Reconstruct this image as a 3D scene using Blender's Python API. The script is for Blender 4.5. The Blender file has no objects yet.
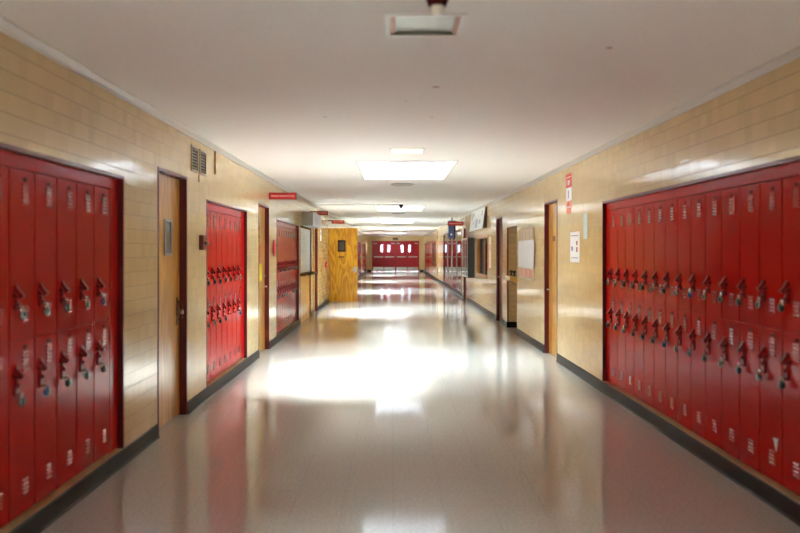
import bpy, bmesh, math, random
from mathutils import Vector, Matrix
random.seed(7)
S = bpy.context.scene
COL = S.collection
PI = math.pi

# ------------------------------------------------------------------ materials
def new_mat(name):
    m = bpy.data.materials.new(name); m.use_nodes = True
    nt = m.node_tree
    return m, nt, nt.nodes['Principled BSDF']

def mat(name, rgb, rough=0.5, metal=0.0, coat=0.0, coat_rough=0.05, spec=0.5, emit=None, estr=0.0, var=0.0, bump=0.0, bscale=80.0):
    m, nt, b = new_mat(name)
    b.inputs['Base Color'].default_value = (*rgb, 1)
    b.inputs['Roughness'].default_value = rough
    b.inputs['Metallic'].default_value = metal
    b.inputs['Coat Weight'].default_value = coat
    b.inputs['Coat Roughness'].default_value = coat_rough
    b.inputs['Specular IOR Level'].default_value = spec
    if emit:
        b.inputs['Emission Color'].default_value = (*emit, 1); b.inputs['Emission Strength'].default_value = estr
    if var or bump:
        tc = nt.nodes.new('ShaderNodeTexCoord')
        n = nt.nodes.new('ShaderNodeTexNoise'); n.inputs['Scale'].default_value = bscale; n.inputs['Detail'].default_value = 4
        nt.links.new(tc.outputs['Object'], n.inputs['Vector'])
        if var:
            mx = nt.nodes.new('ShaderNodeMix'); mx.data_type = 'RGBA'
            mx.inputs['A'].default_value = (*[max(0, c*(1-var)) for c in rgb], 1)
            mx.inputs['B'].default_value = (*[min(1, c*(1+var)) for c in rgb], 1)
            nt.links.new(n.outputs['Fac'], mx.inputs['Factor']); nt.links.new(mx.outputs['Result'], b.inputs['Base Color'])
        if bump:
            bp = nt.nodes.new('ShaderNodeBump'); bp.inputs['Strength'].default_value = bump; bp.inputs['Distance'].default_value = 0.002
            nt.links.new(n.outputs['Fac'], bp.inputs['Height']); nt.links.new(bp.outputs['Normal'], b.inputs['Normal'])
    return m

def math_node(nt, op, a=None, b=None):
    n = nt.nodes.new('ShaderNodeMath'); n.operation = op
    for i, v in enumerate((a, b)):
        if v is None: continue
        if isinstance(v, (int, float)): n.inputs[i].default_value = v
        else: nt.links.new(v, n.inputs[i])
    return n.outputs[0]

def tile_mat(name, axis, rgb=(0.72, 0.555, 0.29), size=0.1075):
    """glazed wall tile in stack bond; axis 'Y' for side walls, 'X' for end walls"""
    m, nt, b = new_mat(name)
    tc = nt.nodes.new('ShaderNodeTexCoord')
    sp = nt.nodes.new('ShaderNodeSeparateXYZ'); nt.links.new(tc.outputs['Object'], sp.inputs[0])
    u = sp.outputs[axis]; w = sp.outputs['Z']
    us = math_node(nt, 'DIVIDE', u, size); ws = math_node(nt, 'DIVIDE', w, size)
    fu = math_node(nt, 'FRACT', us); fw = math_node(nt, 'FRACT', ws)
    du = math_node(nt, 'ABSOLUTE', math_node(nt, 'SUBTRACT', fu, 0.5)); dw = math_node(nt, 'ABSOLUTE', math_node(nt, 'SUBTRACT', fw, 0.5))
    ju = math_node(nt, 'GREATER_THAN', du, 0.484); jw = math_node(nt, 'GREATER_THAN', dw, 0.470)
    joint = math_node(nt, 'MAXIMUM', math_node(nt, 'MULTIPLY', ju, 0.6), jw)
    cb = nt.nodes.new('ShaderNodeCombineXYZ')
    nt.links.new(math_node(nt, 'FLOOR', us), cb.inputs[0]); nt.links.new(math_node(nt, 'FLOOR', ws), cb.inputs[1])
    wn = nt.nodes.new('ShaderNodeTexWhiteNoise'); wn.noise_dimensions = '3D'; nt.links.new(cb.outputs[0], wn.inputs['Vector'])
    # colour: slight tone change per tile, darker grout in the joints
    t1 = nt.nodes.new('ShaderNodeMix'); t1.data_type = 'RGBA'
    t1.inputs['A'].default_value = (*[c*0.95 for c in rgb], 1); t1.inputs['B'].default_value = (*[min(1, c*1.05) for c in rgb], 1)
    nt.links.new(wn.outputs['Value'], t1.inputs['Factor'])
    t2 = nt.nodes.new('ShaderNodeMix'); t2.data_type = 'RGBA'
    t2.inputs['B'].default_value = (rgb[0]*0.50, rgb[1]*0.44, rgb[2]*0.36, 1)
    nt.links.new(math_node(nt, 'MULTIPLY', joint, 0.95), t2.inputs['Factor']); nt.links.new(t1.outputs['Result'], t2.inputs['A'])
    nt.links.new(t2.outputs['Result'], b.inputs['Base Color'])
    nt.links.new(math_node(nt, 'ADD', math_node(nt, 'MULTIPLY', joint, 0.4), 0.10), b.inputs['Roughness'])
    # every tile sits at a very slightly different angle, and the glaze ripples
    geo = nt.nodes.new('ShaderNodeNewGeometry')
    no = nt.nodes.new('ShaderNodeTexNoise'); no.inputs['Scale'].default_value = 5; nt.links.new(tc.outputs['Object'], no.inputs['Vector'])
    def off(src, amt):
        s = nt.nodes.new('ShaderNodeVectorMath'); s.operation = 'SUBTRACT'; nt.links.new(src, s.inputs[0]); s.inputs[1].default_value = (.5, .5, .5)
        k = nt.nodes.new('ShaderNodeVectorMath'); k.operation = 'SCALE'; nt.links.new(s.outputs[0], k.inputs[0]); k.inputs['Scale'].default_value = amt
        return k.outputs[0]
    a1 = nt.nodes.new('ShaderNodeVectorMath'); nt.links.new(geo.outputs['Normal'], a1.inputs[0]); nt.links.new(off(wn.outputs['Color'], 0.018), a1.inputs[1])
    a2 = nt.nodes.new('ShaderNodeVectorMath'); nt.links.new(a1.outputs[0], a2.inputs[0]); nt.links.new(off(no.outputs['Color'], 0.03), a2.inputs[1])
    nz = nt.nodes.new('ShaderNodeVectorMath'); nz.operation = 'NORMALIZE'; nt.links.new(a2.outputs[0], nz.inputs[0])
    nt.links.new(nz.outputs[0], b.inputs['Normal'])
    b.inputs['Specular IOR Level'].default_value = 0.6
    return m

def floor_mat():
    m, nt, b = new_mat('speckled vinyl floor')
    tc = nt.nodes.new('ShaderNodeTexCoord')
    n1 = nt.nodes.new('ShaderNodeTexNoise'); n1.inputs['Scale'].default_value = 55; n1.inputs['Detail'].default_value = 5
    n2 = nt.nodes.new('ShaderNodeTexNoise'); n2.inputs['Scale'].default_value = 1.6; n2.inputs['Detail'].default_value = 3
    for n in (n1, n2): nt.links.new(tc.outputs['Object'], n.inputs['Vector'])
    r1 = nt.nodes.new('ShaderNodeValToRGB')
    r1.color_ramp.elements[0].position = 0.34; r1.color_ramp.elements[0].color = (0.45, 0.445, 0.40, 1)
    r1.color_ramp.elements[1].position = 0.66; r1.color_ramp.elements[1].color = (0.59, 0.585, 0.54, 1)
    nt.links.new(n1.outputs['Fac'], r1.inputs[0])
    sp = nt.nodes.new('ShaderNodeSeparateXYZ'); nt.links.new(tc.outputs['Object'], sp.inputs[0])
    j = []
    for ax in ('X', 'Y'):
        f = math_node(nt, 'FRACT', math_node(nt, 'DIVIDE', sp.outputs[ax], 0.305))
        j.append(math_node(nt, 'GREATER_THAN', math_node(nt, 'ABSOLUTE', math_node(nt, 'SUBTRACT', f, 0.5)), 0.494))
    jt = math_node(nt, 'MULTIPLY', math_node(nt, 'MAXIMUM', j[0], j[1]), 0.22)
    mx = nt.nodes.new('ShaderNodeMix'); mx.data_type = 'RGBA'; nt.links.new(jt, mx.inputs['Factor'])
    nt.links.new(r1.outputs[0], mx.inputs['A']); mx.inputs['B'].default_value = (0.12, 0.10, 0.08, 1)
    nt.links.new(mx.outputs['Result'], b.inputs['Base Color'])
    nt.links.new(math_node(nt, 'ADD', math_node(nt, 'MULTIPLY', n2.outputs['Fac'], 0.06), 0.05), b.inputs['Roughness'])
    b.inputs['Specular IOR Level'].default_value = 0.30
    bp = nt.nodes.new('ShaderNodeBump'); bp.inputs['Strength'].default_value = 0.05; bp.inputs['Distance'].default_value = 0.004
    n3 = nt.nodes.new('ShaderNodeTexNoise'); n3.inputs['Scale'].default_value = 9; nt.links.new(tc.outputs['Object'], n3.inputs['Vector'])
    nt.links.new(n3.outputs['Fac'], bp.inputs['Height']); nt.links.new(bp.outputs['Normal'], b.inputs['Normal'])
    return m

def ceiling_mat():
    m, nt, b = new_mat('textured ceiling plaster')
    tc = nt.nodes.new('ShaderNodeTexCoord')
    n = nt.nodes.new('ShaderNodeTexNoise'); n.inputs['Scale'].default_value = 60; n.inputs['Detail'].default_value = 6
    nt.links.new(tc.outputs['Object'], n.inputs['Vector'])
    r = nt.nodes.new('ShaderNodeValToRGB')
    r.color_ramp.elements[0].position = .3; r.color_ramp.elements[0].color = (0.84, 0.82, 0.80, 1)
    r.color_ramp.elements[1].position = .7; r.color_ramp.elements[1].color = (0.91, 0.895, 0.875, 1)
    nt.links.new(n.outputs['Fac'], r.inputs[0]); last = r.outputs[0]
    for x, y, rad in ((0.30, 5.585, .026), (1.22, 4.51, .020), (-.58, 6.84, .018), (.33, 6.84, .014), (.1, 6.1, .012)):   # brown water spots
        d = nt.nodes.new('ShaderNodeVectorMath'); d.operation = 'DISTANCE'
        nt.links.new(tc.outputs['Object'], d.inputs[0]); d.inputs[1].default_value = (x, y, 2.70)
        f = math_node(nt, 'MULTIPLY', math_node(nt, 'LESS_THAN', d.outputs['Value'], rad), 0.7)
        mx = nt.nodes.new('ShaderNodeMix'); mx.data_type = 'RGBA'; nt.links.new(f, mx.inputs['Factor']); nt.links.new(last, mx.inputs['A'])
        mx.inputs['B'].default_value = (0.34, 0.20, 0.09, 1); last = mx.outputs['Result']
    nt.links.new(last, b.inputs['Base Color']); b.inputs['Roughness'].default_value = 0.75
    bp = nt.nodes.new('ShaderNodeBump'); bp.inputs['Strength'].default_value = 0.5; bp.inputs['Distance'].default_value = 0.004
    nt.links.new(n.outputs['Fac'], bp.inputs['Height']); nt.links.new(bp.outputs['Normal'], b.inputs['Normal'])
    return m

def wood_mat(name, dark, light, scale=1.0, rough=0.3, coat=0.3, contrast=(0.3, 0.7)):
    m, nt, b = new_mat(name)
    tc = nt.nodes.new('ShaderNodeTexCoord')
    mp = nt.nodes.new('ShaderNodeMapping'); mp.inputs['Scale'].default_value = (3*scale, 3*scale, 0.55*scale); nt.links.new(tc.outputs['Object'], mp.inputs[0])
    n = nt.nodes.new('ShaderNodeTexNoise'); n.inputs['Scale'].default_value = 1.6; n.inputs['Detail'].default_value = 2; n.inputs['Distortion'].default_value = .4
    nt.links.new(mp.outputs[0], n.inputs['Vector'])
    k = math_node(nt, 'FRACT', math_node(nt, 'MULTIPLY', n.outputs['Fac'], 7.0))
    k = math_node(nt, 'ABSOLUTE', math_node(nt, 'SUBTRACT', math_node(nt, 'MULTIPLY', k, 2.0), 1.0))
    mp2 = nt.nodes.new('ShaderNodeMapping'); mp2.inputs['Scale'].default_value = (60, 60, 2.5); nt.links.new(tc.outputs['Object'], mp2.inputs[0])
    n2 = nt.nodes.new('ShaderNodeTexNoise'); n2.inputs['Scale'].default_value = 1.0; n2.inputs['Detail'].default_value = 3; nt.links.new(mp2.outputs[0], n2.inputs['Vector'])
    f = math_node(nt, 'ADD', math_node(nt, 'MULTIPLY', k, 0.55), math_node(nt, 'MULTIPLY', n2.outputs['Fac'], 0.45))
    r = nt.nodes.new('ShaderNodeValToRGB')
    r.color_ramp.elements[0].position = contrast[0]; r.color_ramp.elements[0].color = (*dark, 1)
    r.color_ramp.elements[1].position = contrast[1]; r.color_ramp.elements[1].color = (*light, 1)
    nt.links.new(f, r.inputs[0]); nt.links.new(r.outputs[0], b.inputs['Base Color'])
    b.inputs['Roughness'].default_value = rough; b.inputs['Coat Weight'].default_value = coat; b.inputs['Coat Roughness'].default_value = .12
    return m

def glass_mat(name, tint=(1, 1, 1), gloss=0.12):
    m = bpy.data.materials.new(name); m.use_nodes = True; nt = m.node_tree
    nt.nodes.clear()
    out = nt.nodes.new('ShaderNodeOutputMaterial'); mx = nt.nodes.new('ShaderNodeMixShader')
    t = nt.nodes.new('ShaderNodeBsdfTransparent'); t.inputs[0].default_value = (*tint, 1)
    g = nt.nodes.new('ShaderNodeBsdfGlossy'); g.inputs['Roughness'].default_value = 0.02; g.inputs[0].default_value = (1, 1, 1, 1)
    fr = nt.nodes.new('ShaderNodeFresnel'); fr.inputs['IOR'].default_value = 1.52
    f = math_node(nt, 'ADD', fr.outputs[0], gloss)
    cl = math_node(nt, 'MINIMUM', f, 1.0)
    nt.links.new(cl, mx.inputs[0]); nt.links.new(t.outputs[0], mx.inputs[1]); nt.links.new(g.outputs[0], mx.inputs[2]); nt.links.new(mx.outputs[0], out.inputs[0])
    return m

M = dict(
    tile_side=tile_mat('glazed beige tile side', 'Y'), tile_end=tile_mat('glazed beige tile end', 'X'),
    floor=floor_mat(), ceiling=ceiling_mat(),
    red=mat('red locker enamel', (0.52, 0.008, 0.006), 0.18, spec=0.07, var=0.06, bump=0.03, bscale=12),
    red_gloss=mat('glossy pressed red enamel', (0.52, 0.012, 0.008), 0.16, spec=0.6, coat=1.0, coat_rough=.08),
    red_handle=mat('worn red handle enamel', (0.27, 0.004, 0.005), 0.3, spec=.2),  # locker red darkened to carry the shading on the handles
    maroon=mat('dark maroon steel', (0.13, 0.010, 0.016), 0.35, coat=0.2),
    brown=mat('dark brown steel', (0.10, 0.035, 0.022), 0.4),
    plate=mat('dark number plate', (0.06, 0.010, 0.008), 0.7, spec=0.0),
    base=mat('black vinyl base', (0.008, 0.008, 0.009), 0.40, spec=.22),
    trim=mat('off white ceiling trim', (0.58, 0.54, 0.49), 0.45),
    wood=wood_mat('tan door veneer', (0.56, 0.26, 0.035), (0.72, 0.38, 0.065), 0.7),
    wood_orange=wood_mat('orange plywood door', (0.72, 0.30, 0.012), (0.95, 0.52, 0.03), 0.8),
    wood_window=wood_mat('orange window wood', (0.40, 0.14, 0.03), (0.58, 0.24, 0.06), 1.0), wood_brown=wood_mat('red brown wood', (0.22, 0.07, 0.02), (0.38, 0.14, 0.045), 1.0),
    steel=mat('brushed steel', (0.62, 0.62, 0.60), 0.28, metal=1.0),
    chrome=mat('bright chrome', (0.85, 0.85, 0.85), 0.12, metal=1.0),
    padlock_steel=mat('dull padlock steel', (0.36, 0.33, 0.31), 0.25, metal=1.0), black=mat('black plastic', (0.012, 0.012, 0.014), 0.35),
    blue=mat('blue padlock', (0.02, 0.05, 0.30), 0.3, coat=.3), purple=mat('purple padlock', (0.10, 0.03, 0.24), 0.3, coat=.3),
    dial=mat('padlock dial black', (0.015, 0.015, 0.018), 0.3, coat=.5),
    white=mat('white paint', (0.82, 0.82, 0.80), 0.4), paper=mat('white paper', (0.90, 0.92, 0.95), 0.6),
    grey=mat('grey painted steel', (0.36, 0.36, 0.36), 0.45), vent=mat('beige grey grille paint', (0.42, 0.37, 0.29), 0.45),
    dark=mat('dark void paint', (0.012, 0.011, 0.010), 0.7),
    signred=mat('red sign plastic', (0.55, 0.008, 0.010), 0.4), signmark=mat('pale sign lettering', (0.85, 0.42, 0.40), 0.5), signdark=mat('dark red sign edge', (0.16, 0.01, 0.012), 0.45),
    poster_red=mat('red poster print', (0.72, 0.06, 0.04), 0.55), poster_pink=mat('faded red poster print', (0.78, 0.30, 0.22), 0.55),
    yellow=mat('yellow paper', (0.88, 0.70, 0.04), 0.6), aqua=mat('pale aqua paper', (0.58, 0.72, 0.66), 0.6),
    bluegrey=mat('blue banner cloth', (0.10, 0.15, 0.36), 0.6), ink=mat('dark print', (0.06, 0.055, 0.06), 0.6), redink=mat('red print', (0.45, 0.05, 0.04), 0.6),
    brass=mat('bronze end plate', (0.36, 0.13, 0.05), 0.4, metal=.4), bulb=mat('frosted bulb', (0.92, 0.88, 0.76), 0.2),
    reflector=mat('fixture reflector', (0.46, 0.48, 0.41), 0.30, metal=.25),
    warm=mat('lit fixture diffuser', (0.9, 0.85, 0.7), 0.5, emit=(1.0, 0.80, 0.48), estr=1.3),
    speaker=mat('ceiling disc grey', (0.42, 0.41, 0.38), 0.5), bell=mat('red alarm bell', (0.58, 0.01, 0.012), 0.3, coat=.3),
    glass=glass_mat('clear glass'), glass_dark=glass_mat('grey door glass', (0.45, 0.47, 0.46), 0.14), glass_dusty=glass_mat('dusty skylight glass', (0.72, 0.72, 0.72)), glass_wired=glass_mat('wired door glass', (0.20, 0.21, 0.23), 0.05), diffuser=mat('white fixture diffuser', (.8,.79,.75), .4), glass_screen=glass_mat('screen glass', (0.75, 0.78, 0.77), 0.10),
    shutter=mat('white shutter slats', (0.72, 0.74, 0.73), 0.35), cork=mat('beige pin board', (0.70, 0.58, 0.42), 0.75, var=.15, bscale=60),
    doorred=mat('crimson door paint', (0.42, 0.008, 0.018), 0.32, coat=.2), counter=wood_mat('counter wood', (0.40, 0.20, 0.06), (0.55, 0.31, 0.11), 1.0),
    banner=mat('white banner fabric', (0.72, 0.73, 0.74), 0.7), banner_grey=mat('grey banner print', (0.36, 0.38, 0.42), 0.7),
    case_black=mat('black case paint', (0.02, 0.022, 0.025), 0.35), pipe=mat('grey drain pipe', (0.30, 0.28, 0.26), 0.4, metal=.6),
    fountain=mat('tan enamel fountain', (0.70, 0.45, 0.10), 0.3, coat=.3), vision=mat('grey vision panel', (0.10, 0.10, 0.10), 0.2, coat=.4),
    shaft=mat('white skylight shaft', (0.86, 0.87, 0.88), 0.6),
)

# ------------------------------------------------------------------ mesh helpers
class MB:
    def __init__(s): s.bm = bmesh.new()
    def box(s, x0, x1, y0, y1, z0, z1):
        if x0 > x1: x0, x1 = x1, x0
        if y0 > y1: y0, y1 = y1, y0
        v = [s.bm.verts.new(p) for p in ((x0,y0,z0),(x1,y0,z0),(x1,y1,z0),(x0,y1,z0),(x0,y0,z1),(x1,y0,z1),(x1,y1,z1),(x0,y1,z1))]
        for f in ((3,2,1,0),(4,5,6,7),(0,1,5,4),(1,2,6,5),(2,3,7,6),(3,0,4,7)): s.bm.faces.new([v[i] for i in f])
        return s
    def prism(s, pts, d0, d1, plane='XZ'):
        """closed outline pts in a plane, swept from d0 to d1 along the third axis"""
        def P(a, b, d): return {'XZ': (a, d, b), 'YZ': (d, a, b), 'XY': (a, b, d)}[plane]
        A = [s.bm.verts.new(P(a, b, d0)) for a, b in pts]; B = [s.bm.verts.new(P(a, b, d1)) for a, b in pts]
        n = len(pts)
        fs = [s.bm.faces.new(A), s.bm.faces.new(B[::-1])]
        for i in range(n): fs.append(s.bm.faces.new((A[i], B[i], B[(i+1) % n], A[(i+1) % n])))
        bmesh.ops.recalc_face_normals(s.bm, faces=fs)
        return s
    def lathe(s, prof, c, axis='Z', seg=24):
        """profile of (radius, height) spun about an axis through c"""
        rings = []
        for r, h in prof:
            ring = []
            if r < 1e-6:
                ring = [s.bm.verts.new(s._ax(c, axis, 0, 0, h))]
            else:
                for k in range(seg):
                    a = 2*PI*k/seg
                    ring.append(s.bm.verts.new(s._ax(c, axis, r*math.cos(a), r*math.sin(a), h)))
            rings.append(ring)
        fs = []
        for A, B in zip(rings, rings[1:]):
            for k in range(seg):
                a = [A[0]] if len(A) == 1 else [A[k], A[(k+1) % seg]]
                b = [B[0]] if len(B) == 1 else [B[(k+1) % seg], B[k]]
                if len(a) + len(b) >= 3: fs.append(s.bm.faces.new(a + b))
        bmesh.ops.recalc_face_normals(s.bm, faces=fs)
        return s
    def _ax(s, c, axis, u, v, h):
        return {'Z': (c[0]+u, c[1]+v, c[2]+h), 'Y': (c[0]+u, c[1]+h, c[2]+v), 'X': (c[0]+h, c[1]+u, c[2]+v)}[axis]
    def tube(s, pts, r, seg=10):
        pts = [Vector(p) for p in pts]; rings = []
        for i, p in enumerate(pts):
            d = (pts[min(i+1, len(pts)-1)] - pts[max(i-1, 0)]).normalized()
            up = Vector((0, 0, 1)) if abs(d.z) < .9 else Vector((1, 0, 0))
            a = d.cross(up).normalized(); b = d.cross(a).normalized()
            rings.append([s.bm.verts.new(p + r*(math.cos(2*PI*k/seg)*a + math.sin(2*PI*k/seg)*b)) for k in range(seg)])
        fs = []
        for A, B in zip(rings, rings[1:]):
            for k in range(seg): fs.append(s.bm.faces.new((A[k], A[(k+1) % seg], B[(k+1) % seg], B[k])))
        fs.append(s.bm.faces.new(rings[0][::-1])); fs.append(s.bm.faces.new(rings[-1]))
        bmesh.ops.recalc_face_normals(s.bm, faces=fs)
        return s
    def build(s, name, m, parent=None, bevel=0.0, smooth=False, loc=None):
        me = bpy.data.meshes.new(name); s.bm.to_mesh(me); s.bm.free()
        me.materials.append(M[m] if isinstance(m, str) else m)
        o = bpy.data.objects.new(name, me); COL.objects.link(o)
        if parent: o.parent = parent
        if loc: o.location = loc
        if smooth:
            for p in me.polygons: p.use_smooth = True
            try: me.set_sharp_from_angle(angle=math.radians(40))
            except Exception: pass
        if bevel:
            b = o.modifiers.new('bevel', 'BEVEL'); b.width = bevel; b.segments = 2; b.limit_method = 'ANGLE'
        return o
def box(name, m, parent, x0, x1, y0, y1, z0, z1, bevel=0.0):
    return MB().box(x0, x1, y0, y1, z0, z1).build(name, m, parent, bevel)

def tag(o, label=None, cat=None, group=None, kind=None):
    if label: o['label'] = label
    if cat: o['category'] = cat
    if group: o['group'] = group
    if kind: o['kind'] = kind
    return o
def thing(name, label, cat, loc=(0, 0, 0), rz=0.0, group=None):
    o = bpy.data.objects.new(name, None); COL.objects.link(o); o.empty_display_size = .1
    o.location = loc; o.rotation_euler = (0, 0, rz)
    return tag(o, label, cat, group)
def structure(o): o['kind'] = 'structure'; return o
KIDS = {}
def copy_tree(o, parent=None):
    c = o.copy(); COL.objects.link(c)
    if parent: c.parent = parent
    for ch in [x for x in o.children]: copy_tree(ch, c)
    return c
ORD = ['', 'first', 'second', 'third', 'fourth', 'fifth', 'sixth', 'seventh', 'eighth', 'ninth', 'tenth', 'eleventh', 'twelfth', 'thirteenth', 'fourteenth',
       'fifteenth', 'sixteenth', 'seventeenth', 'eighteenth', 'nineteenth', 'twentieth', 'twenty-first', 'twenty-second', 'twenty-third', 'twenty-fourth', 'twenty-fifth']

# ------------------------------------------------------------------ the setting
XL, XR, H = -1.965, 2.315, 2.70
Y0, Y1 = -4.0, 61.0
LEFT, RIGHT = PI/2, -PI/2          # rotation of things mounted on the two walls (local +x to the viewer's right, local -y out of the wall)
BACK = 0.46
def wall_cells(openings, y0, y1, z0, z1):
    """rectangles that remain of a wall after cutting the openings (y0,y1,z0,z1)"""
    ys = sorted({y0, y1, *[o[0] for o in openings], *[o[1] for o in openings]})
    out = []
    for a, b in zip(ys, ys[1:]):
        op = sorted([(o[2], o[3]) for o in openings if o[0] <= a + 1e-6 and o[1] >= b - 1e-6])
        z = z0
        for p, q in op:
            if p > z: out.append((a, b, z, p))
            z = q
        if z < z1: out.append((a, b, z, z1))
    return out
BT, BZ = 2.10, 0.12               # locker recess: top and bottom
A_OPEN = (2.58, 5.84, BZ, BT); B_OPEN = (8.42, 10.76, BZ, BT); C_OPEN = (13.50, 16.70, BZ, BT)
D_OPEN = (44.3, 48.6, BZ, BT); E_OPEN = (51.5, 57.6, BZ, BT)
DOOR_A = (6.68, 7.63, 0, 2.26); DOOR_P = (11.70, 12.68, 0, 2.26); COUNTER = (16.92, 19.17, 0.0, 2.10); DOOR_C = (19.78, 20.82, 0, 2.2); DOOR_O = (24.46, 25.42, 0, 2.27)
R_OPEN = (3.00, 8.84, BZ, BT); F_OPEN = (50.7, 57.9, BZ, BT)
DOOR_R = (11.27, 12.23, 0, 2.29); ALCOVE = (14.94, 16.25, 0, 2.05); DOOR_S = (16.95, 17.91, 0, 2.29); WIN = (19.50, 22.05, 0.89, 1.95)
DOOR_T = (25.20, 26.20, 0, 2.31); SCREEN = (27.0, 36.7, 0, 2.33); PANEL = (43.0, 47.5, .82, 2.0)
LWIN = [(28.0, 30.6, 1.2, 2.2), (38.2, 41.4, 1.2, 2.2), (58.4, 60.4, 1.45, 2.2)]  # hidden windows added to brighten the far corridor
L_OPEN = [*LWIN, A_OPEN, B_OPEN, C_OPEN, D_OPEN, E_OPEN, DOOR_A, DOOR_P, COUNTER, DOOR_C, DOOR_O]
R_OPENS = [R_OPEN, F_OPEN, DOOR_R, ALCOVE, DOOR_S, WIN, DOOR_T, SCREEN, PANEL]
w = MB()
for a, b, p, q in wall_cells(L_OPEN, Y0, Y1, 0, H): w.box(XL-BACK, XL, a, b, p, q)
for a, b, p, q in wall_cells(LWIN, Y0, Y1, 0, H): w.box(XL-BACK-.1, XL-BACK, a, b, p, q)
structure(w.build('wall_left', 'tile_side'))
w = MB()
for a, b, p, q in wall_cells(R_OPENS, Y0, Y1, 0, H): w.box(XR, XR+BACK, a, b, p, q)
w.box(XR+BACK, XR+BACK+.1, Y0, Y1, 0, H)
structure(w.build('wall_right', 'tile_side'))
structure(box('floor', 'floor', None, XL-BACK-.1, XR+BACK+.1, Y0-.2, Y1+4.5, -.12, 0))
# end wall with the opening of the red doors, and the wall behind the viewer
EX0, EX1, EZ = -1.60, 2.00, 2.33
w = MB(); w.box(XL-BACK-.1, EX0, Y1, Y1+.2, 0, H).box(EX1, XR+BACK+.1, Y1, Y1+.2, 0, H).box(EX0, EX1, Y1, Y1+.2, EZ, H)
structure(w.build('wall_far', 'tile_end'))
structure(box('wall_near', 'tile_end', None, XL-BACK-.1, XR+BACK+.1, Y0-.2, Y0, 0, H))
# ceiling with openings for the skylights and the square fixtures
SKY = [(10.18 + 10.1*k, 12.72 + 10.1*k) for k in range(-1, 5)]
SX0, SX1 = -0.45, 0.81
FIX = [(3.86, 4.25), (8.92, 9.36), (18.35, 18.79), (28.5, 28.94), (38.6, 39.04)]
FX0, FX1 = -0.035, 0.355
w = MB(); y = Y0-.2
cuts = sorted([(a, b, SX0, SX1) for a, b in SKY] + [(a, b, FX0, FX1) for a, b in FIX])
CX0, CX1 = XL-BACK-.1, XR+BACK+.1
for a, b, x0, x1 in cuts:
    w.box(CX0, CX1, y, a, H, H+.08); w.box(CX0, x0, a, b, H, H+.08); w.box(x1, CX1, a, b, H, H+.08); y = b
w.box(CX0, CX1, y, Y1+.2, H, H+.08)
structure(w.build('ceiling', 'ceiling'))
# trim where wall and ceiling meet
for k, (xw, d) in enumerate(((XL, 1), (XR, -1))):
    w = MB(); w.prism([(xw, H-.045), (xw+d*.012, H-.045), (xw+d*.022, H-.030), (xw+d*.05, H-.006), (xw+d*.05, H), (xw, H)], Y0, Y1, 'XZ')
    structure(w.build('trim_%d' % (k+1), 'trim'))
# black vinyl cove base, broken at the doorways
def base_runs(doors):
    ys = [Y0]
    for d in sorted(doors): ys += [d[0], d[1]]
    ys.append(Y1)
    return list(zip(ys[::2], ys[1::2]))
for side, xw, d, doors in (('left', XL, 1, [DOOR_A, DOOR_P, COUNTER, DOOR_C, DOOR_O]), ('right', XR, -1, [DOOR_R, ALCOVE, DOOR_S, DOOR_T])):
    w = MB()
    for a, b in base_runs(doors):
        w.prism([(xw, 0), (xw+d*.022, 0), (xw+d*.012, .012), (xw+d*.009, .11), (xw+d*.004, .118), (xw, .118)], a, b, 'XZ')
    if side == 'right':
        w.box(XR, XR+BACK-.008, ALCOVE[1]-.010, ALCOVE[1]-.0005, 0, .118).box(XR+BACK-.010, XR+BACK-.0005, ALCOVE[0], ALCOVE[1]-.01, 0, .118)
    structure(w.build('baseboard_' + side, 'base'))
w = MB(); w.box(XL, EX0-.05, Y1-.012, Y1-.0005, 0, .118).box(EX1+.05, XR, Y1-.012, Y1-.0005, 0, .118)
structure(w.build('baseboard_far', 'base'))

# ------------------------------------------------------------------ lockers
LW = 0.296
def louvers(mb, xc, zc, n, y=0.0, w=.068, pitch=.0235):
    for k in range(n):
        z = zc + (k-(n-1)/2)*pitch
        mb.prism([(y+.001, z+.0095), (y-.0026, z+.0080), (y-.0062, z+.0040), (y-.0080, z-.0008), (y-.0072, z-.0052), (y-.0040, z-.0078), (y+.001, z-.0085)], xc-w/2, xc+w/2, 'YZ')
def door_mesh(z0, z1):
    mb = MB(); hw = LW/2 - .006
    mb.box(-hw, hw, 0, .016, z0, z1)
    return mb
def vent_mesh(lv):
    mb = MB()
    for zc, n in lv: louvers(mb, .028, zc, n)
    return mb
def handle_mesh(zc, drop):
    """lift handle: clover-shaped pull on a plate, a neck, and the hasp the padlock hangs from"""
    mb = MB(); x = -.080
    half = [(0, .060), (.014, .055), (.019, .040), (.015, .024), (.036, .016), (.041, .002), (.034, -.011), (.014, -.016), (.010, -.034), (.022, -.042), (.025, -drop+.045), (.014, -drop+.030)]
    pts = half + [(-a, b) for a, b in half[::-1] if a > 0]
    mb.prism([(x+a, zc+b) for a, b in pts], -.0125, 0.0, 'XZ')
    # the pull itself, standing proud
    mb.prism([(-.010, zc+.048), (-.022, zc+.032), (-.034, zc+.014), (-.046, zc+.004), (-.045, zc-.009), (-.028, zc-.014), (-.010, zc-.012)], x-.016, x+.016, 'YZ')
    mb.box(x-.038, x+.038, -.024, -.010, zc-.008, zc+.010)
    mb.prism([(-.010, zc-.034), (-.022, zc-.040), (-.026, zc-.050), (-.020, zc-.060), (-.010, zc-.062)], x-.012, x+.012, 'YZ')
    mb.box(x-.006, x+.006, -.040, -.010, zc-drop+.036, zc-drop+.046)     # hasp staple
    return mb
UP_H, LO_H = (1.318, .108), (.892, .140)     # handle height, drop to the padlock's centre
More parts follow.
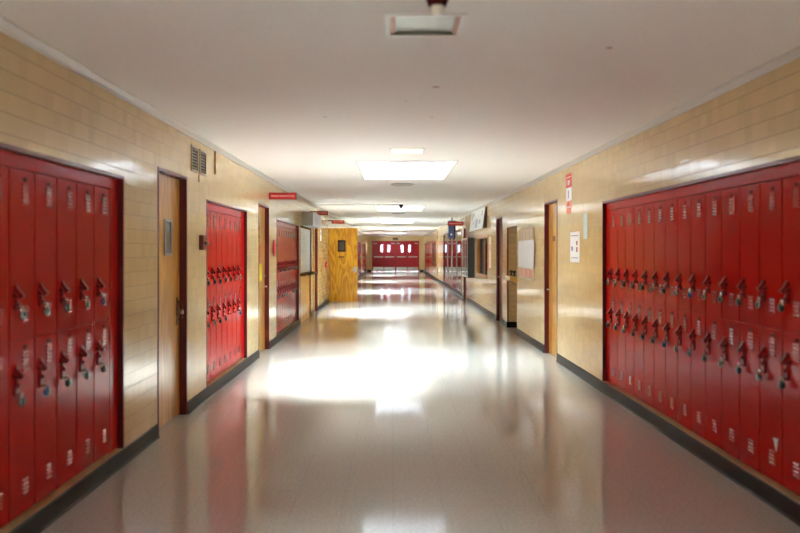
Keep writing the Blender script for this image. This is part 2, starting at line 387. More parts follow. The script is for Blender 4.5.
def make_locker(detail=True):
    t = thing('locker', 'x', 'locker')
    box('body', 'red', t, -LW/2+.0015, LW/2-.0015, .012, .30, .13, 1.995, .002)
    d = door_mesh(1.083, 1.985).build('door', 'red', t, .002)
    for lv in ([(1.865, 5), (1.215, 4)] if detail else [(1.865, 3)]): vent_mesh([lv]).build('vent_louvers', 'red_gloss', d, smooth=True)
    if detail:
        box('number_plate', 'plate', d, .010, .046, -.003, 0.0, 1.932, 1.952)
        handle_mesh(*UP_H).build('handle', 'red_handle', d, .002)
    else: handle_mesh(*UP_H).build('handle', 'red_handle', d)
    d = door_mesh(.140, 1.072).build('door', 'red', t, .002)
    for lv in ([(.960, 5), (.275, 4)] if detail else [(.960, 3)]): vent_mesh([lv]).build('vent_louvers', 'red_gloss', d, smooth=True)
    if detail:
        box('number_plate', 'plate', d, .010, .046, -.003, 0.0, 1.025, 1.045)
        handle_mesh(*LO_H).build('handle', 'red_handle', d, .002)
    else: handle_mesh(*LO_H).build('handle', 'red_handle', d)
    return t
def make_padlock(kind):
    """round combination padlock hanging on a hasp: origin at the hasp, 35 mm above the body's centre"""
    t = thing('padlock', 'x', 'padlock')
    c = (0, -.022, -.036)
    body_m = {'silver': 'padlock_steel', 'black': 'black', 'blue': 'blue', 'purple': 'purple'}[kind]
    MB().lathe([(0, .011), (.021, .011), (.0245, .007), (.0245, -.007), (.022, -.010), (0, -.010)], c, 'Y', 20).build('body', body_m, t, smooth=True)
    MB().lathe([(0, -.016), (.010, -.016), (.011, -.014), (.018, -.0125), (.0185, -.010), (0, -.010)], c, 'Y', 20).build('dial', 'dial', t, smooth=True)
    pts = [(-.0125, -.022, -.018), (-.0125, -.022, -.002)] + [(.0125*math.cos(a), -.022, -.002 + .0125*math.sin(a)) for a in [PI - PI*k/8 for k in range(1, 8)]] + [(.0125, -.022, -.002), (.0125, -.022, -.018)]
    MB().tube(pts, .0034, 8).build('shackle', 'chrome', t, smooth=True)
    return t
PROTO = make_locker(True); PROTO_FAR = make_locker(False)
LOCKS = {k: make_padlock(k) for k in ('silver', 'black', 'blue', 'purple')}
used = set()
def take(proto):
    if proto.name in used: return copy_tree(proto)
    used.add(proto.name); return proto
def hang_lock(kind, xw, side, yc, zc, drop, label, group):
    p = take(LOCKS[kind])
    sx = 1 if side == 'left' else -1
    lx = -.080
    p.location = (xw + sx*.014, yc + sx*lx, zc-drop+.041)
    p.rotation_euler = (0, random.uniform(-.25, .25), LEFT if side == 'left' else RIGHT)
    tag(p, label, 'padlock', group)
def bank(side, opening, far_edge, n, phrase, group, key, locks=True, detail=True, special={}, skip=()):
    xw = XL if side == 'left' else XR
    sx = -1 if side == 'left' else 1            # into the wall
    face = xw + sx*.035
    a, b, z0, z1 = opening
    # dark steel surround and red filler strips
    w = MB(); f = .024
    w.box(xw-sx*.004, xw+sx*.30, a, a+f, z0, z1).box(xw-sx*.004, xw+sx*.30, b-f, b, z0, z1).box(xw-sx*.004, xw+sx*.30, a+f, b-f, z1-f, z1)
    structure(w.build('trim_%s_surround' % key, 'maroon', None, .002))
    near = far_edge - n*LW
    w = MB(); g = .001
    w.box(face, face+sx*.02, a+f+g, b-f-g, 1.996, z1-f-g)
    w.box(face, face+sx*.02, far_edge+g, b-f-g, .13, 1.995)
    if near-g > a+f+g: w.box(face, face+sx*.02, a+f+g, near-g, .13, 1.995)
    structure(w.build('trim_%s_filler' % key, 'red', None, .001))
    for k in range(n):
        yc = far_edge - LW*(k+.5)
        t = take(PROTO if detail else PROTO_FAR)
        t.location = (face+sx*.0, yc, 0); t.rotation_euler = (0, 0, LEFT if side == 'left' else RIGHT)
        tag(t, 'red two-door steel locker, %s %s' % (ORD[k+1] if k else 'first', phrase), 'locker', group)
        if locks:
            for lvl, (zc, drop) in (('upper', UP_H), ('lower', LO_H)):
                if (k, lvl) in skip: continue
                kind = special.get((k, lvl)) or random.choice(['silver', 'black', 'black', 'silver'])
                hang_lock(kind, face, side, yc, zc, drop, '%s padlock on %s door of locker %s %s' % ({'silver': 'silver', 'black': 'black', 'blue': 'blue', 'purple': 'purple'}[kind], lvl, ORD[k+1], phrase), 'padlocks ' + group)
bank('left', A_OPEN, 5.65, 10, 'on near side of narrow-window door', 'lockers before the narrow-window door', 'a', special={(0, 'upper'): 'purple', (3, 'lower'): 'blue', (0, 'lower'): 'black'})
bank('left', B_OPEN, 10.535, 7, 'on near side of poster-covered door', 'lockers before the poster-covered door', 'b', special={(0, 'lower'): 'blue', (5, 'upper'): 'black'}, skip={(1, 'lower'), (2, 'lower')})
bank('left', C_OPEN, 16.57, 10, 'on near side of shuttered counter', 'lockers before the shuttered counter', 'c', special={(2, 'upper'): 'purple'}, skip={(4, 'lower'), (3, 'lower'), (9, 'upper')})
bank('right', R_OPEN, 8.68, 19, 'from tiled wall with notices', 'lockers beside the wall with notices', 'd', special={(6, 'lower'): 'blue', (8, 'upper'): 'blue'})
bank('left', D_OPEN, 48.5, 13, 'from far end of bank behind open orange door', 'distant lockers behind the open door', 'e', locks=False, detail=False)
bank('left', E_OPEN, 57.5, 20, 'from far end of bank left of crimson doors', 'distant lockers left of the crimson doors', 'f', locks=False, detail=False)
bank('right', F_OPEN, 57.8, 23, 'from far end of bank right of crimson doors', 'distant lockers right of the crimson doors', 'g', locks=False, detail=False)
st = MB(); st.prism([(4.905, .325), (4.945, .402), (4.882, .408)], XR+.0335, XR+.0348, 'YZ')
tag(st.build('sticker', 'paper'), 'small torn white triangular sticker low on a red locker door', 'sticker')

# ------------------------------------------------------------------ doors in the side walls
def lever(parent, y, z, face, out, swing, mname='steel'):
    """lever handle: rose, neck, lever (world coordinates; out = +1/-1 direction into the corridor along x)"""
    mb = MB()
    mb.lathe([(0, 0), (.026, 0), (.026, out*.008), (.011, out*.012), (.010, out*.05), (0, out*.05)], (face, y, z), 'X', 16)
    mb.tube([(face+out*.045, y, z), (face+out*.048, y+swing*.04, z), (face+out*.046, y+swing*.11, z-.004)], .009, 8)
    return mb.build('handle', mname, parent, smooth=True)
def wall_door(n, side, op, leaf='wood', frame='maroon', recess=.062):
    xw = XL if side == 'left' else XR
    sx = -1 if side == 'left' else 1
    a, b, z0, z1 = op; f = .028
    d = structure(bpy.data.objects.new('door_%d' % n, None)); COL.objects.link(d)
    mb = MB()
    mb.box(xw-sx*.005, xw+sx*.16, a, a+f, 0, z1).box(xw-sx*.005, xw+sx*.16, b-f, b, 0, z1).box(xw-sx*.005, xw+sx*.16, a+f, b-f, z1-f, z1)
    mb.build('door_frame', frame, d, .002)
    lf = MB().box(xw+sx*recess, xw+sx*(recess+.045), a+f+.002, b-f-.002, .012, z1-f-.002).build('leaf', leaf, d, .002)
    return d, xw+sx*recess, -sx, lf
# door with the narrow window, beside the near lockers
d, fx, out, lf = wall_door(1, 'left', DOOR_A)
mb = MB(); y0, y1, z0, z1, t = 7.075, 7.305, 1.515, 1.842, .022
mb.box(fx, fx+.012, y0, y1, z0, z0+t).box(fx, fx+.012, y0, y1, z1-t, z1).box(fx, fx+.012, y0, y0+t, z0+t, z1-t).box(fx, fx+.012, y1-t, y1, z0+t, z1-t)
wf = mb.build('window_frame', 'grey', d, .002)
box('pane', 'vision', wf, fx+.001, fx+.004, y0+t, y1-t, z0+t, z1-t)
MB().box(fx, fx+.006, 7.475, 7.535, .86, 1.12).build('lock_plate', 'brown', d, .002)
MB().tube([(fx+.004, 7.505, 1.08), (fx+.05, 7.505, 1.07), (fx+.055, 7.505, 1.0), (fx+.05, 7.505, .93), (fx+.004, 7.505, .91)], .010, 8).build('handle', 'brown', d, smooth=True)
MB().lathe([(0, 0), (.013, 0), (.013, .025), (.022, .04), (.022, .055), (0, .06)], (fx+.005, 7.50, .985), 'X', 14).build('knob', 'steel', d, smooth=True)
# door with the red and yellow sheets
d, fx, out, lf = wall_door(2, 'left', DOOR_P)
lever(d, 12.55, 1.00, fx, 1, -1); MB().lathe([(0, 0), (.025, 0), (.022, .02), (0, .024)], (fx, 12.55, 1.16), 'X', 14).build('deadbolt', 'steel', d, smooth=True)
for z in (1.90, 1.775):
    box('room_plate', 'brown', d, fx+.0005, fx+.004, 12.02, 12.16, z-.028, z+.028)
tag(box('paper_sheet', 'poster_red', None, fx+.001, fx+.003, 11.95, 12.17, 1.37, 1.65), 'upright red paper sheet taped to the tan door above a yellow one', 'poster')
tag(box('paper_sheet', 'yellow', None, fx+.001, fx+.003, 11.93, 12.36, 1.10, 1.36), 'bright yellow paper sheet taped to the tan door below a red one', 'poster')
# door after the service counter
d, fx, out, lf = wall_door(3, 'left', DOOR_C)
lever(d, 20.70, 1.0, fx, 1, -1)
# doorway of the open orange door, leaf swung out square to the wall
d = structure(bpy.data.objects.new('door_4', None)); COL.objects.link(d)
a, b, z0, z1 = DOOR_O
MB().box(XL-.16, XL+.005, a, a+.028, 0, z1).box(XL-.16, XL+.005, b-.028, b, 0, z1).box(XL-.16, XL+.005, a+.028, b-.028, z1-.028, z1).build('door_frame', 'maroon', d, .002)
ox0, ox1, oy = XL+.008, XL+.008+.872, 24.40
lf = MB().box(ox0, ox1, oy, oy+.045, .012, 2.255).build('leaf', 'wood_orange', d, .002)
mb = MB(); x0, x1, z0, z1, t = -1.685, -1.445, 1.535, 1.885, .035
mb.box(x0, x1, oy-.012, oy, z0, z0+t).box(x0, x1, oy-.012, oy, z1-t, z1).box(x0, x0+t, oy-.012, oy, z0+t, z1-t).box(x1-t, x1, oy-.012, oy, z0+t, z1-t)
wf = mb.build('window_frame', 'plate', d, .002)
box('pane', 'vision', wf, x0+t, x1-t, oy-.005, oy-.001, z0+t, z1-t)
mb = MB()
for k, (u, wd) in enumerate(((0, .05), (.06, .06), (.13, .04))): mb.box(-1.66+u, -1.66+u+wd, oy-.003, oy-.0005, 1.355, 1.395)
mb.build('room_plate', 'brown', d)
mb = MB(); mb.lathe([(0, 0), (.03, 0), (.028, -.01), (.012, -.014), (.011, -.055), (0, -.055)], (-1.155, oy, .985), 'Y', 16)
mb.tube([(-1.155, oy-.05, .985), (-1.21, oy-.053, .983), (-1.27, oy-.05, .978)], .011, 8)
mb.build('handle', 'steel', d, smooth=True)
MB().box(-1.20, -1.11, oy-.004, oy-.0005, .90, 1.07).build('lock_plate', 'steel', d, .001)
mb = MB()
for z in (.25, 1.15, 2.02): mb.lathe([(0, 0), (.009, 0), (.009, .10), (0, .10)], (XL+.010, oy+.052, z), 'Z', 10)
mb.build('hinge', 'steel', d, smooth=True)
# right-hand doors
d, fx, out, lf = wall_door(5, 'right', DOOR_R)
lever(d, 12.10, .975, fx, -1, -1)
for y in (11.80, 11.50): box('room_plate', 'brown', d, fx-.004, fx-.0005, y-.09, y+.09, 1.70, 1.775)
d, fx, out, lf = wall_door(6, 'right', DOOR_S, leaf='wood_brown')
lever(d, 17.78, .985, fx, -1, -1)
d, fx, out, lf = wall_door(7, 'right', DOOR_T, leaf='wood_brown')
lever(d, 26.05, 1.0, fx, -1, -1)

# ------------------------------------------------------------------ crimson double doors at the far end
d = structure(bpy.data.objects.new('door_8', None)); COL.objects.link(d)
mb = MB(); fy = Y1-.01
mb.box(EX0, EX0+.06, fy, Y1+.12, 0, EZ).box(EX1-.06, EX1, fy, Y1+.12, 0, EZ).box(EX0+.06, EX1-.06, fy, Y1+.12, EZ-.06, EZ).box(.165, .235, fy, Y1+.12, 0, EZ-.06)
mb.build('door_frame', 'doorred', d, .004)
xs = [(-1.5398, -.6877), (-.6873, .1648), (.2352, 1.0873), (1.0877, 1.9398)]
lit = [(-.95, -.775), (-.41, -.235), (.61, .785), (1.17, 1.345)]
for k, ((x0, x1), (l0, l1)) in enumerate(zip(xs, lit)):
    mb = MB(); ya, yb = Y1+.03, Y1+.075; za, zb = 1.47, 2.02
    mb.box(x0, l0, ya, yb, .002, EZ-.0605).box(l1, x1, ya, yb, .002, EZ-.0605).box(l0, l1, ya, yb, .002, za).box(l0, l1, ya, yb, zb, EZ-.0605)
    lf = mb.build('leaf', 'doorred', d)
    box('pane', 'glass_wired', lf, l0+.001, l1-.001, ya+.02, ya+.026, za+.001, zb-.001)  # pane tinted dark to cut the daylight coming through
    box('kick_plate', 'steel', lf, x0+.03, x1-.03, ya-.003, ya-.0003, .05, .33)
    mb = MB(); mb.box(x0+.10, x1-.10, ya-.075, ya-.045, 1.08, 1.14).box(x0+.10, x0+.16, ya-.045, ya-.0003, 1.07, 1.15).box(x1-.16, x1-.10, ya-.045, ya-.0003, 1.07, 1.15)
    mb.build('push_bar', 'steel', lf, .003)
    cx = x0+.17 if k % 2 == 0 else x1-.17
    mb = MB(); mb.box(cx-.13, cx+.13, ya-.055, ya-.0003, 2.10, 2.165); mb.build('door_closer', 'steel', lf, .004)
t = thing('exit_sign', 'small dark exit plate on the tiled wall above the crimson doors', 'sign', (.18, Y1, 2.40))
box('plate', 'brown', t, -.20, .20, -.05, -.001, 0, .16, .004)

structure(box('trim_porch_roof', 'trim', None, XL-BACK-.1, XR+BACK+.1, Y1+.2, Y1+4.5, 2.75, 2.9))  # unseen slab added outside to keep sun out of the end-door panes

# ------------------------------------------------------------------ left wall fittings
def louver_vent(name, side, yc, z0, z1, wd, label):
    t = thing(name, label, 'vent', (XL, yc, z0), LEFT)
    h = z1-z0; f = .026; hw = wd/2
    MB().box(-hw, hw, -.010, -.0006, 0, f).box(-hw, hw, -.010, -.0006, h-f, h).box(-hw, -hw+f, -.010, -.0006, f, h-f).box(hw-f, hw, -.010, -.0006, f, h-f).build('frame', 'vent', t, .002)
    box('backing', 'dark', t, -hw+f, hw-f, -.002, -.0006, f, h-f)
    n = 7
    for k in range(n):
        z = f + (h-2*f)*(k+.5)/n
        MB().prism([(-.0025, z+.004), (-.0025, z+.007), (-.006, z+.001), (-.006, z-.002)], -hw+f, hw-f, 'YZ').build('slat', 'vent', t)
    return t
louver_vent('wall_vent', 'left', 7.91, 2.335, 2.592, .275, 'louvered wall grille above the tan door, the nearer of two')
louver_vent('wall_vent', 'left', 8.255, 2.335, 2.592, .275, 'louvered wall grille above the tan door, the farther of two')
tag(box('conduit', 'wood_brown', None, XL+.0006, XL+.014, 8.80, 8.825, 2.40, 2.654), 'short brown conduit strip running down from the ceiling past the grilles', 'conduit')
tag(box('cord_stub', 'wood_brown', None, XL+.0006, XL+.010, 8.075, 8.095, 2.25, 2.325), 'short brown cord stub hanging below the wall grilles', 'cord')
t = thing('fire_alarm_pull', 'dark red fire alarm pull box beside the seven red lockers', 'alarm', (XL, 8.16, 1.565), LEFT)
box('housing', 'maroon', t, -.06, .06, -.045, -.0006, 0, .15, .004); box('pull_bar', 'black', t, -.03, .075, -.072, -.045, .055, .085, .004)
t = thing('alarm_bell', 'round red alarm bell between the poster-covered door and red lockers', 'bell', (XL, 13.13, 1.60), LEFT)
MB().lathe([(.05, -.0006), (.05, -.012), (.137, -.014), (.14, -.022), (.12, -.034), (.07, -.042), (0, -.044)], (0, 0, 0), 'Y', 28).build('gong', 'bell', t, smooth=True)
MB().lathe([(0, -.056), (.014, -.056), (.014, -.043), (0, -.043)], (0, 0, 0), 'Y', 12).build('bolt', 'steel', t)

# service counter with a rolled shutter
t = thing('service_counter', 'service counter with white roll shutter, grey housing and wooden front', 'counter', (0, 0, 0))
a, b, z0, z1 = COUNTER; g = .002
MB().box(XL-.30, XL+.004, a+g, a+.04, .0, z1-g).box(XL-.30, XL+.004, b-.07, b-g, 0, z1-g).build('jamb', 'wood_brown', t, .002)
MB().box(XL-.06, XL-.03, a+.041, b-.071, .0, 1.0).build('front_panel', 'wood_orange', t)
MB().box(XL-.30, XL+.125, a+.041, b-.071, 1.02, 1.065).box(XL+.006, XL+.125, a-.04, b+.02, 1.02, 1.065).build('worktop', 'counter', t, .004)
mb = MB(); z = 1.07
while z < 2.05:
    mb.prism([(XL-.03, z), (XL-.018, z+.006), (XL-.018, z+.046), (XL-.03, z+.052)], a+.04, b-.07, 'XZ'); z += .052
mb.build('shutter', 'shutter', t)
MB().box(XL+.0006, XL+.24, 17.27, 19.35, 2.103, 2.40).build('shutter_housing', 'grey', t, .006)
MB().box(XL+.0045, XL+.03, b-.05, b-.015, 1.07, 2.10).build('guide_rail', 'steel', t, .002)
t = thing('notice_sheet', 'white notice sheet on the wall before the open orange door', 'notice', (XL, 21.75, 1.83), LEFT)
box('sheet', 'paper', t, -.17, .17, -.003, -.0006, 0, .30); box('print', 'bluegrey', t, -.10, .10, -.0036, -.003, .17, .24)
t = thing('fire_alarm_pull', 'small red pull station on the wall just before the open orange door', 'alarm', (XL, 23.2, 1.08), LEFT)
box('housing', 'signred', t, -.06, .06, -.05, -.0006, 0, .15, .004); box('pull_bar', 'white', t, -.04, .04, -.06, -.05, .06, .085)

# red blade signs, square to the wall
def blade_sign(name, xw, d, y, z0, h, wd, bracket, label, words):
    t = thing(name, label, 'sign', (xw, y, z0))
    x0, x1 = (d*bracket, d*(bracket+wd))
    if x0 > x1: x0, x1 = x1, x0
    box('panel', 'signred', t, x0, x1, -.010, .010, 0, h, .002)
    e = .006
    MB().box(x0-e, x0-.0005, -.013, .013, -e, h+e).box(x1+.0005, x1+e, -.013, .013, -e, h+e).box(x0, x1, -.013, .013, h+.0005, h+e).box(x0, x1, -.013, .013, -e, -.0005).build('edge', 'signdark', t)
    mb = MB(); cw = wd-.05; xx = x0+.025; tot = sum(words)+.35*(len(words)-1); u = cw/tot     # illegible small lettering: rows of tiny strokes grouped as words
    for wl in words:
        n = max(2, int(wl)); 
        for k in range(n): mb.box(xx + u*wl*(k+.12)/n, xx + u*wl*(k+.80)/n, -.0115, -.0101, h*.34, h*.66)
        xx += u*(wl+.35)
    mb.build('lettering', 'signmark', t)
    if bracket > .01: box('bracket', 'signdark', t, min(d*.0006, d*bracket), max(d*.0006, d*bracket), -.008, .008, h*.75, h+e)
    return t
blade_sign('hallway_sign', XL, 1, 12.68, 2.379, .095, .425, .006, 'red blade sign with pale lettering above the tan poster-covered door', [8, 9, 4])
blade_sign('hallway_sign', XL, 1, 18.83, 2.405, .085, .24, .19, 'red blade sign on a bracket above the shuttered service counter', [2, 6])
blade_sign('hallway_sign', XL, 1, 24.18, 2.390, .090, .37, .12, 'dark red blade sign above the open orange door', [6, 8])
blade_sign('hallway_sign', XR, -1, 26.31, 2.395, .125, .50, .01, 'red blade sign high on the wall above the hanging blue panel', [5, 6])

# ------------------------------------------------------------------ right wall fittings
def sheet(name, label, m, y0, y1, z0, z1, cat='poster', prints=(), d=.003):
    t = thing(name, label, cat, (XR, (y0+y1)/2, z0), RIGHT)
    hw = (y1-y0)/2; h = z1-z0
    box('sheet', m, t, -hw, hw, -d, -.0006, 0, h)
    for k, (nm, pm, a, b, p, q) in enumerate(prints): box(nm, pm, t, -hw+2*hw*a, -hw+2*hw*b, -d-.0008, -d-.0001, h*p, h*q)
    return t
sheet('poster', 'red poster with white square, topmost of the strip by the ceiling', 'poster_red', 10.36, 10.69, 2.39, 2.565, prints=[('emblem', 'paper', .28, .72, .18, .55), ('heading', 'paper', .1, .9, .74, .80)])
sheet('poster', 'white poster with thin dark print, middle of the strip by the ceiling', 'paper', 10.36, 10.69, 2.215, 2.388, prints=[('print', 'ink', .40, .50, .2, .8)])
sheet('poster', 'faded red poster, lowest of the strip by the ceiling', 'poster_pink', 10.36, 10.69, 2.05, 2.213, prints=[('print', 'paper', .15, .85, .45, .55), ('emblem', 'poster_red', .3, .6, .62, .9)])
sheet('poster', 'narrow pale aqua sheet on the tiled wall beside the red lockers', 'aqua', 9.52, 9.72, 1.70, 2.01)  # reflected sky light on the tiles, put in as a thin coloured sheet
sheet('poster', 'white notice with dark and red pictures right of the tan door', 'paper', 9.92, 10.44, 1.41, 1.80,
      prints=[('print', 'ink', .15, .85, .86, .88), ('print', 'ink', .15, .85, .14, .16), ('picture', 'bluegrey', .14, .30, .38, .52), ('picture', 'redink', .66, .80, .34, .50), ('picture', 'redink', .66, .80, .56, .70)])
t = thing('pin_board', 'beige pin board with pale strips and pictures, behind the large white sheet', 'board', (XR, 13.82, 1.09), RIGHT)
box('board', 'cork', t, -.68, .68, -.018, -.0006, 0, .84, .003)
mb = MB()
for (x0, x1, z0, z1) in ((-.70, .70, -.02, 0), (-.70, .70, .84, .86), (-.70, -.681, 0, .84), (.681, .70, 0, .84)): mb.box(x0, x1, -.024, -.0006, z0, z1)
mb.build('frame', 'cork', t, .002)
mb = MB()
for x in (-.42, -.05, .35): mb.box(x, x+.03, -.0195, -.0182, .62, .80)
mb.build('strip', 'grey', t)
mb = MB()
for x in (-.60, -.15, .28): mb.box(x, x+.30, -.0195, -.0182, .02, .15)
mb.build('picture', 'poster_pink', t)
tag(box('paper_sheet', 'paper', None, XR-.034, XR-.026, 12.99, 14.56, 1.265, 1.742, .002), 'large blank white paper sheet pinned across the beige board', 'paper')
# alcove edge and drinking fountain
w = MB(); a, b, z0, z1 = ALCOVE
w.box(XR-.004, XR+.03, b-.022, b-.0005, .119, z1-.0005).box(XR-.004, XR+.03, a+.0005, b-.022, z1-.022, z1-.0005)
structure(w.build('trim_alcove', 'wood_brown'))
t = thing('drinking_fountain', 'tan drinking fountain with two black bubblers in the tiled alcove', 'fountain', (XR+BACK, 15.60, .82), RIGHT)
MB().prism([(-.55, .17), (-.55, .25), (-.001, .25), (-.001, .02), (-.25, .02)], -.34, .34, 'YZ').build('basin', 'fountain', t, .012)
MB().box(-.28, .28, -.36, -.08, .2505, .256).build('drain_tray', 'steel', t, .002)
for x in (-.20, .20):
    bb = MB().lathe([(0, 0), (.03, 0), (.03, .015), (.016, .02), (.016, .055), (.034, .062), (.034, .095), (.02, .105), (0, .105)], (x, -.44, .2505), 'Z', 16).build('bubbler', 'black', t, smooth=True)
pts = [(-.05, -.16, .02), (-.05, -.16, -.10)] + [(-.05, -.16+.07-.07*math.cos(a), -.10-.08*math.sin(a)) for a in [PI*k/8 for k in range(1, 9)]] + [(-.05, -.02, .0), (-.05, -.001, .0)]
MB().tube(pts, .018, 10).build('drain_pipe', 'pipe', t, smooth=True)
tag(MB().box(XR+.004, XR+.012, 15.05, 15.25, 0, 0).build('x', 'dark'), None) if False else None
# framed window
a, b, z0, z1 = WIN
wn = structure(bpy.data.objects.new('window_1', None)); COL.objects.link(wn)
MB().box(XR-.006, XR+.14, a, a+.07, z0, z1).box(XR-.006, XR+.14, b-.07, b, z0, z1).box(XR-.006, XR+.14, a+.07, b-.07, z1-.07, z1).box(XR-.03, XR+.14, a+.07, b-.07, z0, z0+.06).build('window_frame', 'wood_window', wn, .003)
MB().box(XR+.02, XR+.06, (a+b)/2-.025, (a+b)/2+.025, z0+.06, z1-.07).build('mullion', 'wood_brown', wn)
for p, q in ((a+.071, (a+b)/2-.026), ((a+b)/2+.026, b-.071)): box('pane', 'glass_dark', wn, XR+.035, XR+.041, p, q, z0+.061, z1-.071)
sheet('poster', 'narrow beige notice on the tiles beside the wood-framed window', 'cork', 18.86, 19.28, 1.15, 1.90, prints=[('print', 'wood_brown', .3, .7, .55, .75)])
# wall-hung display case
t = thing('display_case', 'black wall-hung display case with silver-framed glass beyond the framed window', 'cabinet', (XR, 23.45, .80), RIGHT)
MB().box(-.80, .80, -.03, -.0006, 0, 1.13).box(-.80, -.78, -.20, -.03, 0, 1.13).box(.78, .80, -.20, -.03, 0, 1.13).box(-.78, .78, -.20, -.03, 0, .02).box(-.78, .78, -.20, -.03, 1.11, 1.13).build('case', 'case_black', t)
for x0, x1 in ((-.80, -.268), (-.266, .266), (.268, .80)):
    fr = MB().box(x0, x0+.035, -.215, -.2005, 0, 1.13).box(x1-.035, x1, -.215, -.2005, 0, 1.13).box(x0+.035, x1-.035, -.215, -.2005, 0, .04).box(x0+.035, x1-.035, -.215, -.2005, 1.09, 1.13).build('door', 'steel', t, .001)
    box('pane', 'glass', fr, x0+.036, x1-.036, -.210, -.206, .041, 1.089)
MB().box(-.78, .78, -.19, -.031, .55, .56).build('shelf', 'glass_screen', t)
# white banner leaning out from the wall near the ceiling
t = thing('banner', 'white printed banner on a deep frame, high above the wood-framed window', 'banner', (XR, 21.4, 2.16), RIGHT)
t.rotation_euler = (math.radians(0), 0, RIGHT)
MB().prism([(-.0006, .50), (-.035, .50), (-.105, -.03), (-.0006, -.03)], -1.66, 1.66, 'YZ').build('frame', 'brown', t, .003)
def lean(x, z, d=0): return (x, -.0362-(.50-z)*.1321-d, z)
bm = MB()
def quad_sheet(mb, x0, x1, z0, z1, d0, d1):
    v = [mb.bm.verts.new(lean(x, z, d)) for d in (d0, d1) for x, z in ((x0, z0), (x1, z0), (x1, z1), (x0, z1))]
    fs = [mb.bm.faces.new([v[i] for i in f]) for f in ((0,1,2,3), (7,6,5,4), (0,4,5,1), (1,5,6,2), (2,6,7,3), (3,7,4,0))]
    bmesh.ops.recalc_face_normals(mb.bm, faces=fs)
quad_sheet(bm, -1.66, 1.66, -.05, .51, .0005, .006); bm.build('cloth', 'banner', t)
bm = MB()
for x0, x1, z0, z1 in ((-1.45, -1.1, .26, .46), (-1.0, -.75, .34, .44), (-.2, .35, .02, .24), (.6, 1.0, .10, .20), (1.1, 1.3, .3, .42), (-.9, -.7, .12, .2)): quad_sheet(bm, x0, x1, z0, z1, .0062, .0075)
bm.build('print', 'banner_grey', t)
# hanging blue panel
t = thing('hanging_panel', 'blue box sign with white dot hanging from the ceiling behind the red sign', 'sign', (2.00, 27.2, 1.99))
box('panel', 'bluegrey', t, -.115, .065, -.04, .04, 0, .60, .004); box('side', 'black', t, .0655, .125, -.04, .04, 0, .60, .003)
MB().lathe([(0, -.042), (.035, -.042), (.035, -.0403), (0, -.0403)], (-.02, 0, .13), 'Y', 20).build('emblem', 'paper', t)
MB().box(-.03, .03, -.03, .03, .6005, H-1.99-.0005).build('hanger', 'grey', t)
# glazed screen, full height
a, b, z0, z1 = SCREEN
wn = structure(bpy.data.objects.new('window_2', None)); COL.objects.link(wn)
mb = MB(); f = .06
mb.box(XR-.006, XR+.10, a, a+f, .119, z1).box(XR-.006, XR+.10, b-f, b, .119, z1).box(XR-.006, XR+.10, a+f, b-f, z1-f, z1)
mb.box(XR+.024, XR+.09, a+f, b-f, .0, .16)
mb.build('window_frame', 'maroon', wn, .003)
n = 4; stp = (b-a-2*f)/n
for k in range(n):
    p, q = a+f+k*stp, a+f+(k+1)*stp
    if k: MB().box(XR+.005, XR+.075, p-.018, p+.018, .16, z1-f).build('mullion', 'vent', wn, .002)
    box('pane', 'glass_screen', wn, XR+.030, XR+.036, p+.019, q-.019, .161, z1-f-.001)
structure(box('trim_pilaster', 'wood_brown', None, XR-.03, XR-.0006, 41.55, 41.68, .119, H-.046))
a, b, z0, z1 = PANEL
wn = structure(bpy.data.objects.new('window_3', None)); COL.objects.link(wn)
MB().box(XR-.005, XR+.10, a, a+.09, z0, z1).box(XR-.005, XR+.10, b-.09, b, z0, z1).box(XR-.005, XR+.10, a+.09, b-.09, z1-.09, z1).box(XR-.005, XR+.10, a+.09, b-.09, z0, z0+.09).build('window_frame', 'wood_brown', wn)
box('panel', 'wood_brown', wn, XR+.06, XR+.09, a+.09, b-.09, z0+.09, z1-.09)

for k, (a, b, z0, z1) in enumerate(LWIN):  # frames, panes and portals of the added fill windows
    wn = structure(bpy.data.objects.new('window_%d' % (k+4), None)); COL.objects.link(wn)
    x0, x1 = XL-.30, XL-.24
    mb = MB().box(x0, x1, a, a+.05, z0, z1).box(x0, x1, b-.05, b, z0, z1).box(x0, x1, a+.05, b-.05, z0, z0+.05).box(x0, x1, a+.05, b-.05, z1-.05, z1)
    n = max(2, round((b-a)/1.3))
    for j in range(1, n): mb.box(x0, x1, a+(b-a)*j/n-.025, a+(b-a)*j/n+.025, z0+.05, z1-.05)
    mb.build('window_frame', 'white', wn)
    box('pane', 'glass', wn, x0+.025, x0+.031, a+.02, b-.02, z0+.02, z1-.02)
    l = bpy.data.lights.new('window_portal', 'AREA'); l.shape = 'RECTANGLE'; l.size = b-a; l.size_y = z1-z0; l.cycles.is_portal = True
    o = bpy.data.objects.new('window_portal', l); COL.objects.link(o); o.location = (XL-BACK-.05, (a+b)/2, (z0+z1)/2)
    o.rotation_euler = Vector((1, 0, 0)).to_track_quat('-Z', 'Y').to_euler()

